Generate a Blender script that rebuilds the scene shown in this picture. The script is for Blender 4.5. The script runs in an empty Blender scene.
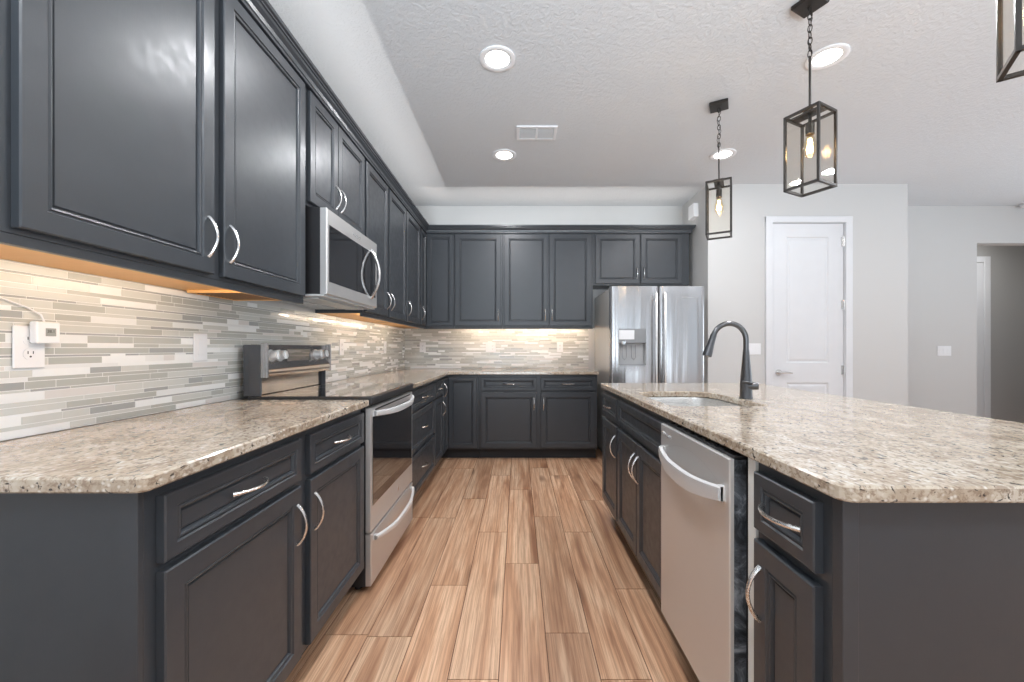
import bpy, bmesh, math, random
from mathutils import Vector, Matrix
random.seed(7)
scene = bpy.context.scene
COL = scene.collection
PI = math.pi

# ------------------------------------------------------------------ camera
cd = bpy.data.cameras.new('camera'); cam = bpy.data.objects.new('camera', cd); COL.objects.link(cam)
cd.sensor_fit = 'HORIZONTAL'; cd.sensor_width = 36.0; cd.lens = 404.0 / 1024 * 36
cd.shift_x = -6 / 1024; cd.shift_y = 7 / 1024
cd.clip_start = 0.02; cd.clip_end = 100
cam.location = (0, 0, 1.157); cam.rotation_euler = (PI / 2, 0, 0)
scene.camera = cam

# ------------------------------------------------------------------ world, exposure
w = bpy.data.worlds.new('world'); scene.world = w; w.use_nodes = True
w.node_tree.nodes['Background'].inputs[0].default_value = (0.80, 0.90, 1.0, 1)
w.node_tree.nodes['Background'].inputs[1].default_value = 1.0
vs = scene.view_settings
vs.view_transform = 'Standard'; vs.look = 'None'; vs.gamma = 1; vs.use_curve_mapping = False
vs.exposure = 0.0

def area_light(name, loc, rot, sx, sy, power, color, parent=None, spread=None, shape='RECTANGLE'):
    l = bpy.data.lights.new(name, 'AREA'); l.shape = shape; l.size = sx
    if shape in ('RECTANGLE', 'ELLIPSE'): l.size_y = sy
    l.energy = power; l.color = color
    if spread: l.spread = spread
    o = bpy.data.objects.new(name, l); COL.objects.link(o)
    o.location = loc; o.rotation_euler = rot
    if parent: o.parent = parent
    return o
# daylight through the glazed openings behind the camera and on the living-room side
DAY = (0.80, 0.91, 1.0)
for x, pw in ((-0.1, 88), (2.6, 46), (5.3, 36)):
    area_light('window_daylight', (x, -2.82, 1.1), (PI / 2 + 0.62, 0, 0), 2.0, 1.8, pw, DAY, spread=1.35)
for y in (-1.6, 0.8, 3.2):
    area_light('window_daylight', (7.72, y, 1.35), (0, PI / 2 + 0.50, 0), 1.8, 1.7, 25, DAY, spread=1.4)
# unseen ceiling discs added over the rest of the room to brighten it
for x, y in ((-0.12, 1.15), (1.78, 1.15), (-0.12, -0.4), (1.78, -0.4), (3.9, -0.2), (3.9, 2.0), (5.9, -0.2), (5.9, 2.4)):
    area_light('room_fill', (x, y, 2.828), (0, 0, 0), 0.15, 0.15, 16, (0.95, 0.97, 1.0), shape='DISK')

# light strips lying on top of the wall cabinets behind the crown, shining up at the ceiling
area_light('cabinet_top_glow', (-1.017, 2.60, 2.448), (PI, 0, 0), 0.004, 3.6, 4.2, (1, 0.97, 0.94))
area_light('cabinet_top_glow', (0.45, 4.4655, 2.447), (PI, 0, 0), 2.8, 0.004, 3.6, (1, 0.95, 0.90))
area_light('hall_fill', (6.2, 5.4, 2.828), (0, 0, 0), 0.2, 0.2, 16, (1, 0.99, 0.97), shape='DISK')  # added lamp, unseen, that brightens the dark hall

# ------------------------------------------------------------------ materials
def hexc(r, g, b):
    f = lambda c: (c / 255 / 12.92) if c / 255 <= 0.04045 else ((c / 255 + 0.055) / 1.055) ** 2.4
    return (f(r), f(g), f(b), 1)
class NT:
    def __init__(s, name):
        s.m = bpy.data.materials.new(name); s.m.use_nodes = True
        s.t = s.m.node_tree; s.b = s.t.nodes['Principled BSDF']; s.out = s.t.nodes['Material Output']
    def n(s, kind, **kw):
        nd = s.t.nodes.new(kind)
        for k, v in kw.items():
            if k in nd.inputs.keys() and not hasattr(nd, k): nd.inputs[k].default_value = v
            else: setattr(nd, k, v)
        return nd
    def l(s, a, b): s.t.links.new(a, b)
    def coords(s, scale=(1, 1, 1), kind='Object'):
        tc = s.n('ShaderNodeTexCoord'); mp = s.n('ShaderNodeMapping'); mp.inputs['Scale'].default_value = scale
        s.l(tc.outputs[kind], mp.inputs['Vector']); return mp.outputs['Vector']
    def noise(s, vec, scale, detail=3, rough=0.5, dist=0):
        nd = s.n('ShaderNodeTexNoise'); nd.inputs['Scale'].default_value = scale
        nd.inputs['Detail'].default_value = detail; nd.inputs['Roughness'].default_value = rough
        nd.inputs['Distortion'].default_value = dist; s.l(vec, nd.inputs['Vector']); return nd.outputs['Fac']
    def ramp(s, fac, stops, interp='LINEAR'):
        r = s.n('ShaderNodeValToRGB'); r.color_ramp.interpolation = interp; e = r.color_ramp.elements
        while len(e) < len(stops): e.new(0.5)
        for i, (p, c) in enumerate(stops):
            e[i].position = p; e[i].color = c if len(c) == 4 else (*c, 1)
        s.l(fac, r.inputs['Fac']); return r.outputs['Color']
    def mix(s, fac, a, b, mode='MIX'):
        x = s.n('ShaderNodeMix'); x.data_type = 'RGBA'; x.blend_type = mode
        for i, v in ((0, fac), (6, a), (7, b)):
            if isinstance(v, (int, float, tuple)): x.inputs[i].default_value = v
            else: s.l(v, x.inputs[i])
        return x.outputs[2]
    def bump(s, h, strength, dist=0.002):
        b = s.n('ShaderNodeBump'); b.inputs['Strength'].default_value = strength; b.inputs['Distance'].default_value = dist
        s.l(h, b.inputs['Height']); s.l(b.outputs[0], s.b.inputs['Normal'])
    def set(s, **kw):
        for k, v in kw.items():
            i = s.b.inputs[k.replace('_', ' ')]
            if isinstance(v, bpy.types.NodeSocket): s.l(v, i)
            else: i.default_value = v
        return s.m
def simple(name, col, rough=0.5, metal=0.0, **kw):
    n = NT(name); v = n.coords()
    f = n.noise(v, 6, 3); c = n.mix(f, tuple(x * 0.96 for x in col[:3]) + (1,), tuple(min(1, x * 1.04) for x in col[:3]) + (1,))
    return n.set(Base_Color=c, Roughness=rough, Metallic=metal, **kw)

M = {}
def mk_cab(name, col, rough):
    n = NT(name); v = n.coords()
    f = n.noise(v, 9, 4, 0.6)
    c = n.mix(f, tuple(x * 0.9 for x in col[:3]) + (1,), tuple(x * 1.1 for x in col[:3]) + (1,))
    r = n.ramp(n.noise(v, 30, 3), [(0.3, (rough - 0.05,) * 3), (0.7, (rough + 0.06,) * 3)])
    n.bump(n.noise(n.coords((60, 60, 6)), 4, 3), 0.12, 0.0006)
    n.set(Base_Color=c, Roughness=r, Specular_IOR_Level=0.55)
    return n.m
M['cab'] = mk_cab('charcoal_paint', (0.038, 0.0430, 0.050, 1), 0.34)
M['toe'] = simple('toe_kick_black', (0.018, 0.019, 0.022, 1), 0.6)
M['gap'] = simple('shadow_black', (0.008, 0.008, 0.009, 1), 0.7)

def mk_granite():
    n = NT('granite'); v = n.coords()
    # stretched, swirled grains
    vs_ = n.coords((1.0, 0.62, 1.0))
    base = n.ramp(n.noise(vs_, 16, 6, 0.65, 0.6), [(0.30, hexc(146, 127, 107)), (0.5, hexc(183, 169, 151)), (0.72, hexc(205, 197, 184))])
    fine = n.noise(vs_, 95, 4, 0.6, 0.4)
    c1 = n.mix(n.ramp(fine, [(0.50, (0, 0, 0)), (0.60, (0.75, 0.75, 0.75))]), base, hexc(132, 112, 94))
    dark = n.noise(vs_, 75, 3, 0.55, 0.8)
    c2 = n.mix(n.ramp(dark, [(0.62, (0, 0, 0)), (0.67, (0.95,) * 3)]), c1, hexc(52, 46, 44))
    wh = n.n('ShaderNodeTexVoronoi'); wh.inputs['Scale'].default_value = 75; n.l(vs_, wh.inputs['Vector'])
    c3 = n.mix(n.ramp(wh.outputs['Distance'], [(0.0, (0.7,) * 3), (0.32, (0, 0, 0))]), c2, hexc(232, 228, 220))
    return n.set(Base_Color=c3, Roughness=0.10, Specular_IOR_Level=0.6)
M['granite'] = mk_granite()

def mk_steel(name, col, rough, axis):
    n = NT(name); met = 1.0
    if isinstance(rough, tuple): rough, met = rough
    sc = {'z': (200, 200, 2), 'x': (2, 200, 200), 'y': (200, 2, 200)}[axis]
    f = n.noise(n.coords(sc), 3, 4, 0.6)
    c = n.mix(f, tuple(x * 0.94 for x in col) + (1,), tuple(x * 1.04 for x in col) + (1,))
    r = n.ramp(f, [(0.3, (rough * 0.85,) * 3), (0.7, (rough * 1.2,) * 3)])
    return n.set(Base_Color=c, Metallic=met, Roughness=r)
M['steel'] = mk_steel('brushed_steel', (0.66, 0.65, 0.64), (0.34, 0.72), 'x')
M['satin'] = mk_steel('satin_handle_steel', (0.78, 0.78, 0.78), (0.42, 0.55), 'x')
M['steel_dw'] = mk_steel('dishwasher_steel', (0.68, 0.665, 0.65), (0.34, 0.6), 'z')
M['steel_v'] = mk_steel('brushed_steel_upright', (0.44, 0.44, 0.45), (0.26, 0.85), 'z')
M['steel_mirror'] = mk_steel('polished_dark_steel', (0.58, 0.54, 0.51), 0.12, 'x')
def mk_fridge():
    m = mk_steel('fridge_steel', (0.52, 0.52, 0.53), (0.20, 0.88), 'z'); n = NT.__new__(NT); n.m = m; n.t = m.node_tree; n.b = n.t.nodes['Principled BSDF']
    n.bump(n.noise(n.coords((7, 7, 0.25)), 1.6, 2, 0.5, 0.3), 0.5, 0.012); return m
M['fridge'] = mk_fridge()
M['nickel'] = mk_steel('satin_nickel', (0.72, 0.71, 0.70), 0.25, 'x')
M['gun'] = mk_steel('gunmetal', (0.13, 0.13, 0.135), 0.30, 'z')
M['chrome'] = mk_steel('chrome', (0.85, 0.85, 0.86), 0.08, 'x')
M['galv'] = None
def mk_galv():
    n = NT('scuffed_steel_side'); v = n.coords()
    f = n.noise(v, 14, 6, 0.7, 1.0)
    c = n.ramp(f, [(0.42, (0.03, 0.034, 0.04)), (0.55, (0.12, 0.135, 0.155)), (0.68, (0.40, 0.43, 0.47))])
    return n.set(Base_Color=c, Roughness=0.45, Metallic=0.3)
M['galv'] = mk_galv()
M['black_glass'] = simple('black_glass', (0.012, 0.012, 0.014, 1), 0.04, 0.0, Specular_IOR_Level=0.8, Coat_Weight=1.0, Coat_Roughness=0.03)
M['cook_glass'] = simple('cooktop_glass', (0.020, 0.020, 0.022, 1), 0.06, 0.0, Specular_IOR_Level=1.0, Coat_Weight=1.0, Coat_Roughness=0.04)
M['black'] = simple('black_plastic', (0.02, 0.02, 0.022, 1), 0.4)
M['bronze'] = simple('dark_bronze', (0.035, 0.031, 0.028, 1), 0.38, 0.6)
M['white_plastic'] = simple('white_plastic', (0.80, 0.81, 0.83, 1), 0.3)
M['grey_plastic'] = simple('grey_plastic', (0.25, 0.26, 0.27, 1), 0.4)
M['lgrey_plastic'] = simple('light_grey_plastic', (0.45, 0.46, 0.47, 1), 0.35)
M['dgrey'] = simple('dark_grey_enamel', (0.07, 0.075, 0.085, 1), 0.4)
M['slat'] = simple('brown_slat', (0.20, 0.10, 0.04, 1), 0.5)  # dark bars of the imitated reflection stripes
M['lcd'] = simple('lcd', (0.30, 0.32, 0.31, 1), 0.3)
M['wall'] = None
def mk_paint(name, col, rough=0.6, bs=0.05):
    n = NT(name); v = n.coords()
    f = n.noise(v, 1.5, 3); c = n.mix(f, tuple(x * 0.985 for x in col[:3]) + (1,), col)
    n.bump(n.noise(v, 130, 3, 0.6), bs, 0.002)
    return n.set(Base_Color=c, Roughness=rough)
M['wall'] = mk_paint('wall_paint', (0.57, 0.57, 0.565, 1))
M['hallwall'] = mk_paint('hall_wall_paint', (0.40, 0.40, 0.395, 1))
M['trim'] = simple('white_trim_paint', (0.69, 0.705, 0.73, 1), 0.35)
def mk_ceiling():
    n = NT('knockdown_ceiling'); v = n.coords()
    h = n.ramp(n.noise(v, 42, 4, 0.55, 0.5), [(0.42, (0, 0, 0)), (0.58, (1, 1, 1))])
    n.bump(h, 0.35, 0.004)
    f = n.noise(v, 1.2, 2)
    return n.set(Base_Color=n.mix(f, (0.61, 0.635, 0.66, 1), (0.64, 0.66, 0.685, 1)), Roughness=0.8)
M['ceiling'] = mk_ceiling()
def mk_floor():
    n = NT('oak_plank_floor')
    at = n.n('ShaderNodeAttribute'); at.attribute_name = 'rnd'
    tc = n.n('ShaderNodeTexCoord')
    off = n.n('ShaderNodeVectorMath'); off.operation = 'MULTIPLY'; n.l(at.outputs['Color'], off.inputs[0]); off.inputs[1].default_value = (13, 29, 7)
    ad = n.n('ShaderNodeVectorMath'); n.l(tc.outputs['Object'], ad.inputs[0]); n.l(off.outputs[0], ad.inputs[1])
    def mp(s):
        m_ = n.n('ShaderNodeMapping'); m_.inputs['Scale'].default_value = s; n.l(ad.outputs[0], m_.inputs['Vector']); return m_.outputs[0]
    broad = n.noise(mp((10, 0.7, 1)), 1.4, 3, 0.55, 0.8)
    grain = n.noise(mp((120, 2.2, 1)), 2.0, 6, 0.7, 0.2)
    cath = n.n('ShaderNodeTexWave'); cath.wave_type = 'BANDS'; cath.bands_direction = 'X'
    cath.inputs['Scale'].default_value = 4.0; cath.inputs['Distortion'].default_value = 5; cath.inputs['Detail'].default_value = 3; cath.inputs['Detail Scale'].default_value = 0.8
    n.l(mp((2.2, 0.28, 1)), cath.inputs['Vector'])
    c = n.ramp(broad, [(0.30, hexc(148, 104, 78)), (0.46, hexc(202, 158, 125)), (0.62, hexc(226, 190, 158))])
    c = n.mix(n.ramp(cath.outputs['Fac'], [(0.0, (0.40,) * 3), (0.22, (0, 0, 0))]), c, hexc(150, 106, 80))
    c = n.mix(n.ramp(grain, [(0.38, (0.55,) * 3), (0.55, (0, 0, 0))]), c, hexc(140, 100, 74))
    kn = n.n('ShaderNodeTexVoronoi'); kn.inputs['Scale'].default_value = 1.0; n.l(mp((5.5, 1.5, 1)), kn.inputs['Vector'])
    kd = n.ramp(kn.outputs['Distance'], [(0.0, (0.95,) * 3), (0.07, (0.65,) * 3), (0.20, (0, 0, 0))])
    sel = n.ramp(kn.outputs['Color'], [(0.45, (0, 0, 0)), (0.5, (1, 1, 1))])
    kf = n.mix(1.0, kd, sel, 'MULTIPLY')
    c = n.mix(kf, c, hexc(84, 52, 36))
    # plank to plank tone
    tone = n.ramp(at.outputs['Fac'], [(0, (0.70, 0.68, 0.67)), (0.5, (0.95, 0.94, 0.93)), (1, (1.10, 1.08, 1.06))])
    c = n.mix(1.0, c, tone, 'MULTIPLY')
    n.bump(grain, 0.15, 0.001)
    return n.set(Base_Color=c, Roughness=0.36)
M['floor'] = mk_floor()
M['tile'] = []
for i, (c, r) in enumerate([((206, 208, 204), 0.24), ((181, 183, 178), 0.22), ((238, 240, 240), 0.28), ((228, 230, 230), 0.3), ((166, 169, 168), 0.12), ((216, 213, 210), 0.3)]):
    n = NT('mosaic_tile_%d' % i); v = n.coords(); f = n.noise(v, 40, 3)
    col = hexc(*c); M['tile'].append(n.set(Base_Color=n.mix(f, tuple(x * 0.95 for x in col[:3]) + (1,), col), Roughness=r))
M['grout'] = simple('grout', hexc(236, 237, 236), 0.8)
def mk_maple():
    n = NT('maple_underside'); f = n.noise(n.coords((8, 1, 8)), 4, 4, 0.6)
    return n.set(Base_Color=n.mix(f, hexc(222, 160, 92), hexc(238, 186, 120)), Roughness=0.45)
M['maple'] = mk_maple()
def emis(name, col, st):
    n = NT(name); n.set(Base_Color=(*col, 1)); n.b.inputs['Emission Color'].default_value = (*col, 1); n.b.inputs['Emission Strength'].default_value = st
    return n.m
M['lens'] = emis('lit_lens', (1, 0.97, 0.92), 9)
M['led'] = emis('led_strip', (1, 0.84, 0.62), 1.2)
M['filament'] = emis('filament', (1, 0.62, 0.25), 60)
def mk_pane(name, tint, gl):
    n = NT(name); tr = n.n('ShaderNodeBsdfTransparent'); tr.inputs[0].default_value = (*tint, 1)
    g = n.n('ShaderNodeBsdfGlossy'); g.inputs['Roughness'].default_value = 0.02
    fr = n.n('ShaderNodeLayerWeight'); fr.inputs[0].default_value = 0.5
    p_ = n.n('ShaderNodeMath'); p_.operation = 'POWER'; p_.inputs[1].default_value = 4; n.l(fr.outputs['Facing'], p_.inputs[0])
    m_ = n.n('ShaderNodeMath'); m_.operation = 'MULTIPLY_ADD'; m_.inputs[1].default_value = 0.6 * gl; m_.inputs[2].default_value = 0.03 * gl; n.l(p_.outputs[0], m_.inputs[0])
    mx = n.n('ShaderNodeMixShader'); n.l(m_.outputs[0], mx.inputs[0]); n.l(tr.outputs[0], mx.inputs[1]); n.l(g.outputs[0], mx.inputs[2])
    n.l(mx.outputs[0], n.out.inputs['Surface']); return n.m
M['pane'] = mk_pane('clear_pane', (0.97, 0.96, 0.94), 0.45)
M['bulb'] = mk_pane('bulb_glass', (1.0, 0.93, 0.80), 1.0)

# ------------------------------------------------------------------ mesh helpers
def obj(name, bm, mats, parent=None, smooth=False, **props):
    me = bpy.data.meshes.new(name)
    bmesh.ops.recalc_face_normals(bm, faces=bm.faces[:])
    bm.to_mesh(me); bm.free()
    for m_ in (mats if isinstance(mats, (list, tuple)) else [mats]): me.materials.append(m_)
    if smooth:
        for p in me.polygons: p.use_smooth = True
        try: me.set_sharp_from_angle(angle=math.radians(35))
        except Exception: pass
    o = bpy.data.objects.new(name, me); COL.objects.link(o)
    if parent: o.parent = parent
    for k, v in props.items(): o[k] = v
    return o
def thing(name, label, cat, loc=(0, 0, 0), rz=0.0, group=None):
    o = bpy.data.objects.new(name, None); COL.objects.link(o); o.empty_display_size = 0.05
    o.location = loc; o.rotation_euler = (0, 0, rz); o['label'] = label; o['category'] = cat
    if group: o['group'] = group
    return o
def tag(o, label, cat, group=None):
    o['label'] = label; o['category'] = cat
    if group: o['group'] = group
    return o
def struct(name, bm, mats, parent=None, smooth=False):
    o = obj(name, bm, mats, parent, smooth)
    if not parent: o['kind'] = 'structure'
    return o
def NB(): return bmesh.new()
def box(bm, x0, x1, y0, y1, z0, z1, bev=0.0, mi=0, seg=1):
    r = bmesh.ops.create_cube(bm, size=1.0)
    for v in r['verts']:
        v.co = Vector(((x0 + x1) / 2 + v.co.x * (x1 - x0), (y0 + y1) / 2 + v.co.y * (y1 - y0), (z0 + z1) / 2 + v.co.z * (z1 - z0)))
    fs = set(f for v in r['verts'] for f in v.link_faces)
    for f in fs: f.material_index = mi
    if bev > 0:
        es = list(set(e for v in r['verts'] for e in v.link_edges))
        rr = bmesh.ops.bevel(bm, geom=es, offset=bev, segments=seg, affect='EDGES', profile=0.5)
        for f in rr['faces']: f.material_index = mi
    return bm
def cyl(bm, c, axis, r, h, n=24, r2=None, mi=0):
    """cylinder starting at c, running h along axis"""
    r2 = r if r2 is None else r2
    ax = Vector(axis).normalized(); u = ax.orthogonal().normalized(); v = ax.cross(u); c = Vector(c)
    A = [bm.verts.new(c + r * (math.cos(2 * PI * i / n) * u + math.sin(2 * PI * i / n) * v)) for i in range(n)]
    B = [bm.verts.new(c + ax * h + r2 * (math.cos(2 * PI * i / n) * u + math.sin(2 * PI * i / n) * v)) for i in range(n)]
    fs = [bm.faces.new(A), bm.faces.new(B)]
    for i in range(n): fs.append(bm.faces.new((A[i], A[(i + 1) % n], B[(i + 1) % n], B[i])))
    for f in fs: f.material_index = mi
def tube(bm, pts, rad, n=10, closed=False, flat=1.0, mi=0):
    pts = [Vector(p) for p in pts]; N = len(pts); rings = []
    up = None
    for i, p in enumerate(pts):
        if closed: t = (pts[(i + 1) % N] - pts[i - 1]).normalized()
        else: t = (pts[min(i + 1, N - 1)] - pts[max(i - 1, 0)]).normalized()
        if up is None: up = t.orthogonal().normalized()
        up = (up - t * up.dot(t)).normalized(); b = t.cross(up)
        r = rad[i] if isinstance(rad, (list, tuple)) else rad
        rings.append([bm.verts.new(p + r * (math.cos(2 * PI * k / n) * up * flat + math.sin(2 * PI * k / n) * b)) for k in range(n)])
    for i in range(N if closed else N - 1):
        a, b_ = rings[i], rings[(i + 1) % N]
        for k in range(n):
            f = bm.faces.new((a[k], a[(k + 1) % n], b_[(k + 1) % n], b_[k])); f.material_index = mi
    if not closed:
        for r_ in (rings[0], rings[-1]):
            f = bm.faces.new(r_); f.material_index = mi
def lathe(bm, prof, c=(0, 0, 0), n=24):
    rings = [[bm.verts.new((c[0] + r * math.cos(2 * PI * k / n), c[1] + r * math.sin(2 * PI * k / n), c[2] + z)) for k in range(n)] for r, z in prof]
    for a, b in zip(rings, rings[1:]):
        for k in range(n): bm.faces.new((a[k], a[(k + 1) % n], b[(k + 1) % n], b[k]))
    bm.faces.new(rings[0]); bm.faces.new(rings[-1])
def rrect(x0, x1, y0, y1, rs, n=6):
    """rounded rectangle, ccw; rs = radii for (x0y0, x1y0, x1y1, x0y1)"""
    pts = []
    for (cx, cy, sx, sy, a0, r) in ((x0, y0, 1, 1, PI, rs[0]), (x1, y0, -1, 1, 1.5 * PI, rs[1]), (x1, y1, -1, -1, 0, rs[2]), (x0, y1, 1, -1, 0.5 * PI, rs[3])):
        if r <= 0: pts.append((cx, cy)); continue
        for k in range(n + 1):
            a = a0 + k / n * PI / 2
            pts.append((cx + sx * r + r * math.cos(a), cy + sy * r + r * math.sin(a)))
    return pts
def slab(bm, outer, z0, z1, hole=None, ease=0.004):
    """horizontal slab from an outline, with eased edges and an optional hole"""
    def inset(pts, d):
        out = []; N = len(pts)
        for i in range(N):
            a = Vector(pts[i - 1]); b = Vector(pts[i]); c = Vector(pts[(i + 1) % N])
            e1 = (b - a).normalized(); e2 = (c - b).normalized()
            n1 = Vector((-e1.y, e1.x)); n2 = Vector((-e2.y, e2.x)); m_ = (n1 + n2)
            m_ = m_.normalized() / max(0.3, m_.normalized().dot(n1)); out.append((b.x + m_.x * d, b.y + m_.y * d))
        return out
    def ring(pts, z): return [bm.verts.new((x, y, z)) for x, y in pts]
    def wall(a, b):
        N = len(a)
        for i in range(N): bm.faces.new((a[i], a[(i + 1) % N], b[(i + 1) % N], b[i]))
    o1, oi = outer, inset(outer, ease)
    R = [ring(oi, z0), ring(o1, z0 + ease), ring(o1, z1 - ease), ring(oi, z1)]
    for a, b in zip(R, R[1:]): wall(a, b)
    caps = [[R[0]], [R[-1]]]
    if hole:
        hi = inset(hole, -ease)
        H = [ring(hi, z0), ring(hole, z0 + ease), ring(hole, z1 - ease), ring(hi, z1)]
        for a, b in zip(H, H[1:]): wall(a, b)
        caps[0].append(H[0]); caps[1].append(H[-1])
    for c in caps:
        es = []
        for r in c:
            N = len(r)
            for i in range(N):
                e = bm.edges.get((r[i], r[(i + 1) % N])); es.append(e)
        bmesh.ops.triangle_fill(bm, use_beauty=True, edges=es)
def rect_loops(bm, loops, mi=0, fill=True):
    """loops: list of (x0,x1,z0,z1,y); skins between them (front faces towards -y)"""
    R = []
    for (x0, x1, z0, z1, y) in loops:
        R.append([bm.verts.new(p) for p in ((x0, y, z0), (x1, y, z0), (x1, y, z1), (x0, y, z1))])
    for a, b in zip(R, R[1:]):
        for i in range(4):
            f = bm.faces.new((a[i], a[(i + 1) % 4], b[(i + 1) % 4], b[i])); f.material_index = mi
    if fill:
        for r in (R[0], R[-1]):
            f = bm.faces.new(r); f.material_index = mi
def text_obj(name, s, size, mat, parent, M4, extr=0.0004, shear=0.0):
    cu = bpy.data.curves.new(name, 'FONT'); cu.body = s; cu.size = size; cu.extrude = extr; cu.align_x = 'CENTER'; cu.align_y = 'CENTER'; cu.shear = shear
    t = bpy.data.objects.new(name, cu); COL.objects.link(t)
    bpy.context.view_layer.update()
    me = bpy.data.meshes.new_from_object(t.evaluated_get(bpy.context.evaluated_depsgraph_get()))
    bpy.data.objects.remove(t); me.materials.clear(); me.materials.append(mat)
    o = bpy.data.objects.new(name, me); COL.objects.link(o); o.parent = parent
    o.matrix_local = M4
    return o
FRONT = Matrix.Rotation(PI / 2, 4, 'X')       # text facing local -y

# ------------------------------------------------------------------ cabinet fronts
def bow_handle(parent, cx, cz, y, length=0.128, vertical=True, proj=0.030, rad=0.0048, mat=None):
    bm = NB(); pts = []; rr = []
    N = 16
    for i in range(N + 1):
        t = i / N; s = math.sin(PI * t)
        a = (t - 0.5) * length; d = y - proj * (s ** 0.75)
        pts.append((cx, d, cz + a) if vertical else (cx + a, d, cz)); rr.append(rad * (1.25 - 0.3 * s))
    tube(bm, pts, rr, 8)
    return obj('handle', bm, mat or M['nickel'], parent, True)
def front(kind, parent, x0, x1, z0, z1, y=0.0, fw=0.055, th=0.02):
    """five-piece door or drawer front; its back lies on plane y"""
    bm = NB(); f = y - th
    def L(i, yy): return (x0 + i, x1 - i, z0 + i, z1 - i, yy)
    rect_loops(bm, [L(0, y - 0.0005), L(0, f + 0.003), L(0.003, f), L(fw - 0.005, f), L(fw - 0.002, f + 0.005), L(fw + 0.001, f + 0.005), L(fw + 0.004, f + 0.0025),
                    L(fw + 0.008, f + 0.004), L(fw + 0.011, f + 0.013), L(fw + 0.014, f + 0.013), L(fw + 0.017, f + 0.009)])
    return obj(kind, bm, M['cab'], parent)
def cabinet(name, label, cat, loc, rz, W, D, z0, z1, fronts, toe=True, group=None, under=None, hollow=False):
    """local x = width, y=0 is the face frame, +y goes to the wall. fronts: (kind,x0,x1,z0,z1,handle)"""
    t = thing(name, label, cat, loc, rz, group)
    bm = NB()
    zb = z0 + (0.11 if toe else 0)
    if hollow:     # open-topped carcass that the sink bowl drops into
        box(bm, 0, W, 0, 0.035, zb, z1, 0.0012); box(bm, 0, W, D - 0.018, D, zb, z1); box(bm, 0, 0.018, 0.035, D - 0.018, zb, z1)
        box(bm, W - 0.018, W, 0.035, D - 0.018, zb, z1); box(bm, 0.018, W - 0.018, 0.035, D - 0.018, zb, zb + 0.018)
    else: box(bm, 0, W, 0, D, zb, z1, 0.0012)
    obj('body', bm, M['cab'], t)
    if toe:
        bm = NB(); box(bm, 0.001, W - 0.001, 0.075, D, z0, zb - 0.001); obj('toe_kick', bm, M['toe'], t)
    if under:
        bm = NB(); box(bm, 0.016, W - 0.016, 0.02, D - 0.002, z0 - 0.001, z0 + 0.003)
        obj('underside_panel', bm, M['maple'], t, label='bare maple underside')
        bm = NB(); box(bm, 0, W, 0, 0.019, z0 - 0.022, z0 - 0.0005, 0.001); obj('light_rail', bm, M['cab'], t)
    for fr in fronts:
        kind, x0, x1, a, b, h = fr
        fo = front(kind, t, x0, x1, a, b, 0.0, fw=0.034 if kind != 'door' else 0.052)
        if h:
            if h[0] == 'h': bow_handle(fo, (x0 + x1) / 2, (a + b) / 2, -0.0195 + (0.0 if len(h) < 2 else 0), vertical=False)
            else:
                hx = x0 + 0.028 if h[1] == 'l' else x1 - 0.028
                hz = b - 0.055 - 0.064 if h[0] == 'top' else a + 0.055 + 0.064
                bow_handle(fo, hx, hz, -0.0195, vertical=True)
    return t

# ================================================================== SETTING
XW = -1.348; YB = 4.79; XS = 1.95; YP = 4.146; XP = 4.0; XR = 7.6; YR = -2.7; ZC = 2.84; YH = 5.94
# floor of separate planks in one mesh
def build_floor():
    bm = NB(); lay = bm.loops.layers.float_color.new('rnd')
    box(bm, XW - 0.1, XR + 0.3, YR - 0.1, YH + 0.1, -0.05, -0.0025, mi=1)
    PW = 0.1787; LEN = 1.13
    offs = {-4: 1.63, -3: 2.75, -2: 1.97, -1: 1.41, 0: 2.17, 1: 1.64, 2: 1.41, 3: 1.94}
    k = -8
    while -0.068 + k * PW < XR + 0.2:
        xa = max(-0.068 + k * PW, XW - 0.05); xb = min(-0.068 + (k + 1) * PW, XR + 0.2)
        if xb - xa > 0.01:
            o = offs.get(k, random.random() * LEN) - 12 * LEN
            while o < YH:
                ya = max(o, YR - 0.05); yb = min(o + LEN, YH + 0.05)
                if yb - ya > 0.01:
                    g = 0.0017; rc = (random.random(), random.random(), random.random(), 1)
                    vs_ = [bm.verts.new(p) for p in ((xa + g, ya + g, 0), (xb - g, ya + g, 0), (xb - g, yb - g, 0), (xa + g, yb - g, 0))]
                    f = bm.faces.new(vs_); lo = [bm.verts.new((v.co.x, v.co.y, -0.0025)) for v in vs_]
                    fs = [f] + [bm.faces.new((vs_[i], lo[i], lo[(i + 1) % 4], vs_[(i + 1) % 4])) for i in range(4)]
                    for q in fs:
                        for l_ in q.loops: l_[lay] = rc
                o += LEN
        k += 1
    return struct('floor', bm, [M['floor'], simple('floor_seam', hexc(96, 62, 42), 0.7)])
build_floor()
bm = NB(); box(bm, XW - 0.15, XR + 0.3, YR - 0.15, YH + 0.15, ZC, ZC + 0.1); struct('ceiling', bm, M['ceiling'])
bm = NB(); box(bm, XW - 0.12, XW, YR - 0.12, YB + 0.12, 0, ZC); WL = struct('wall_left', bm, M['wall'])
bm = NB(); box(bm, XW, XS, YB, YB + 0.12, 0, ZC); WB = struct('wall_back', bm, M['wall'])
bm = NB(); box(bm, XS, XS + 0.1, YP + 0.1, YB + 0.12, 0, ZC); struct('wall_fridge_side', bm, M['wall'])
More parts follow.
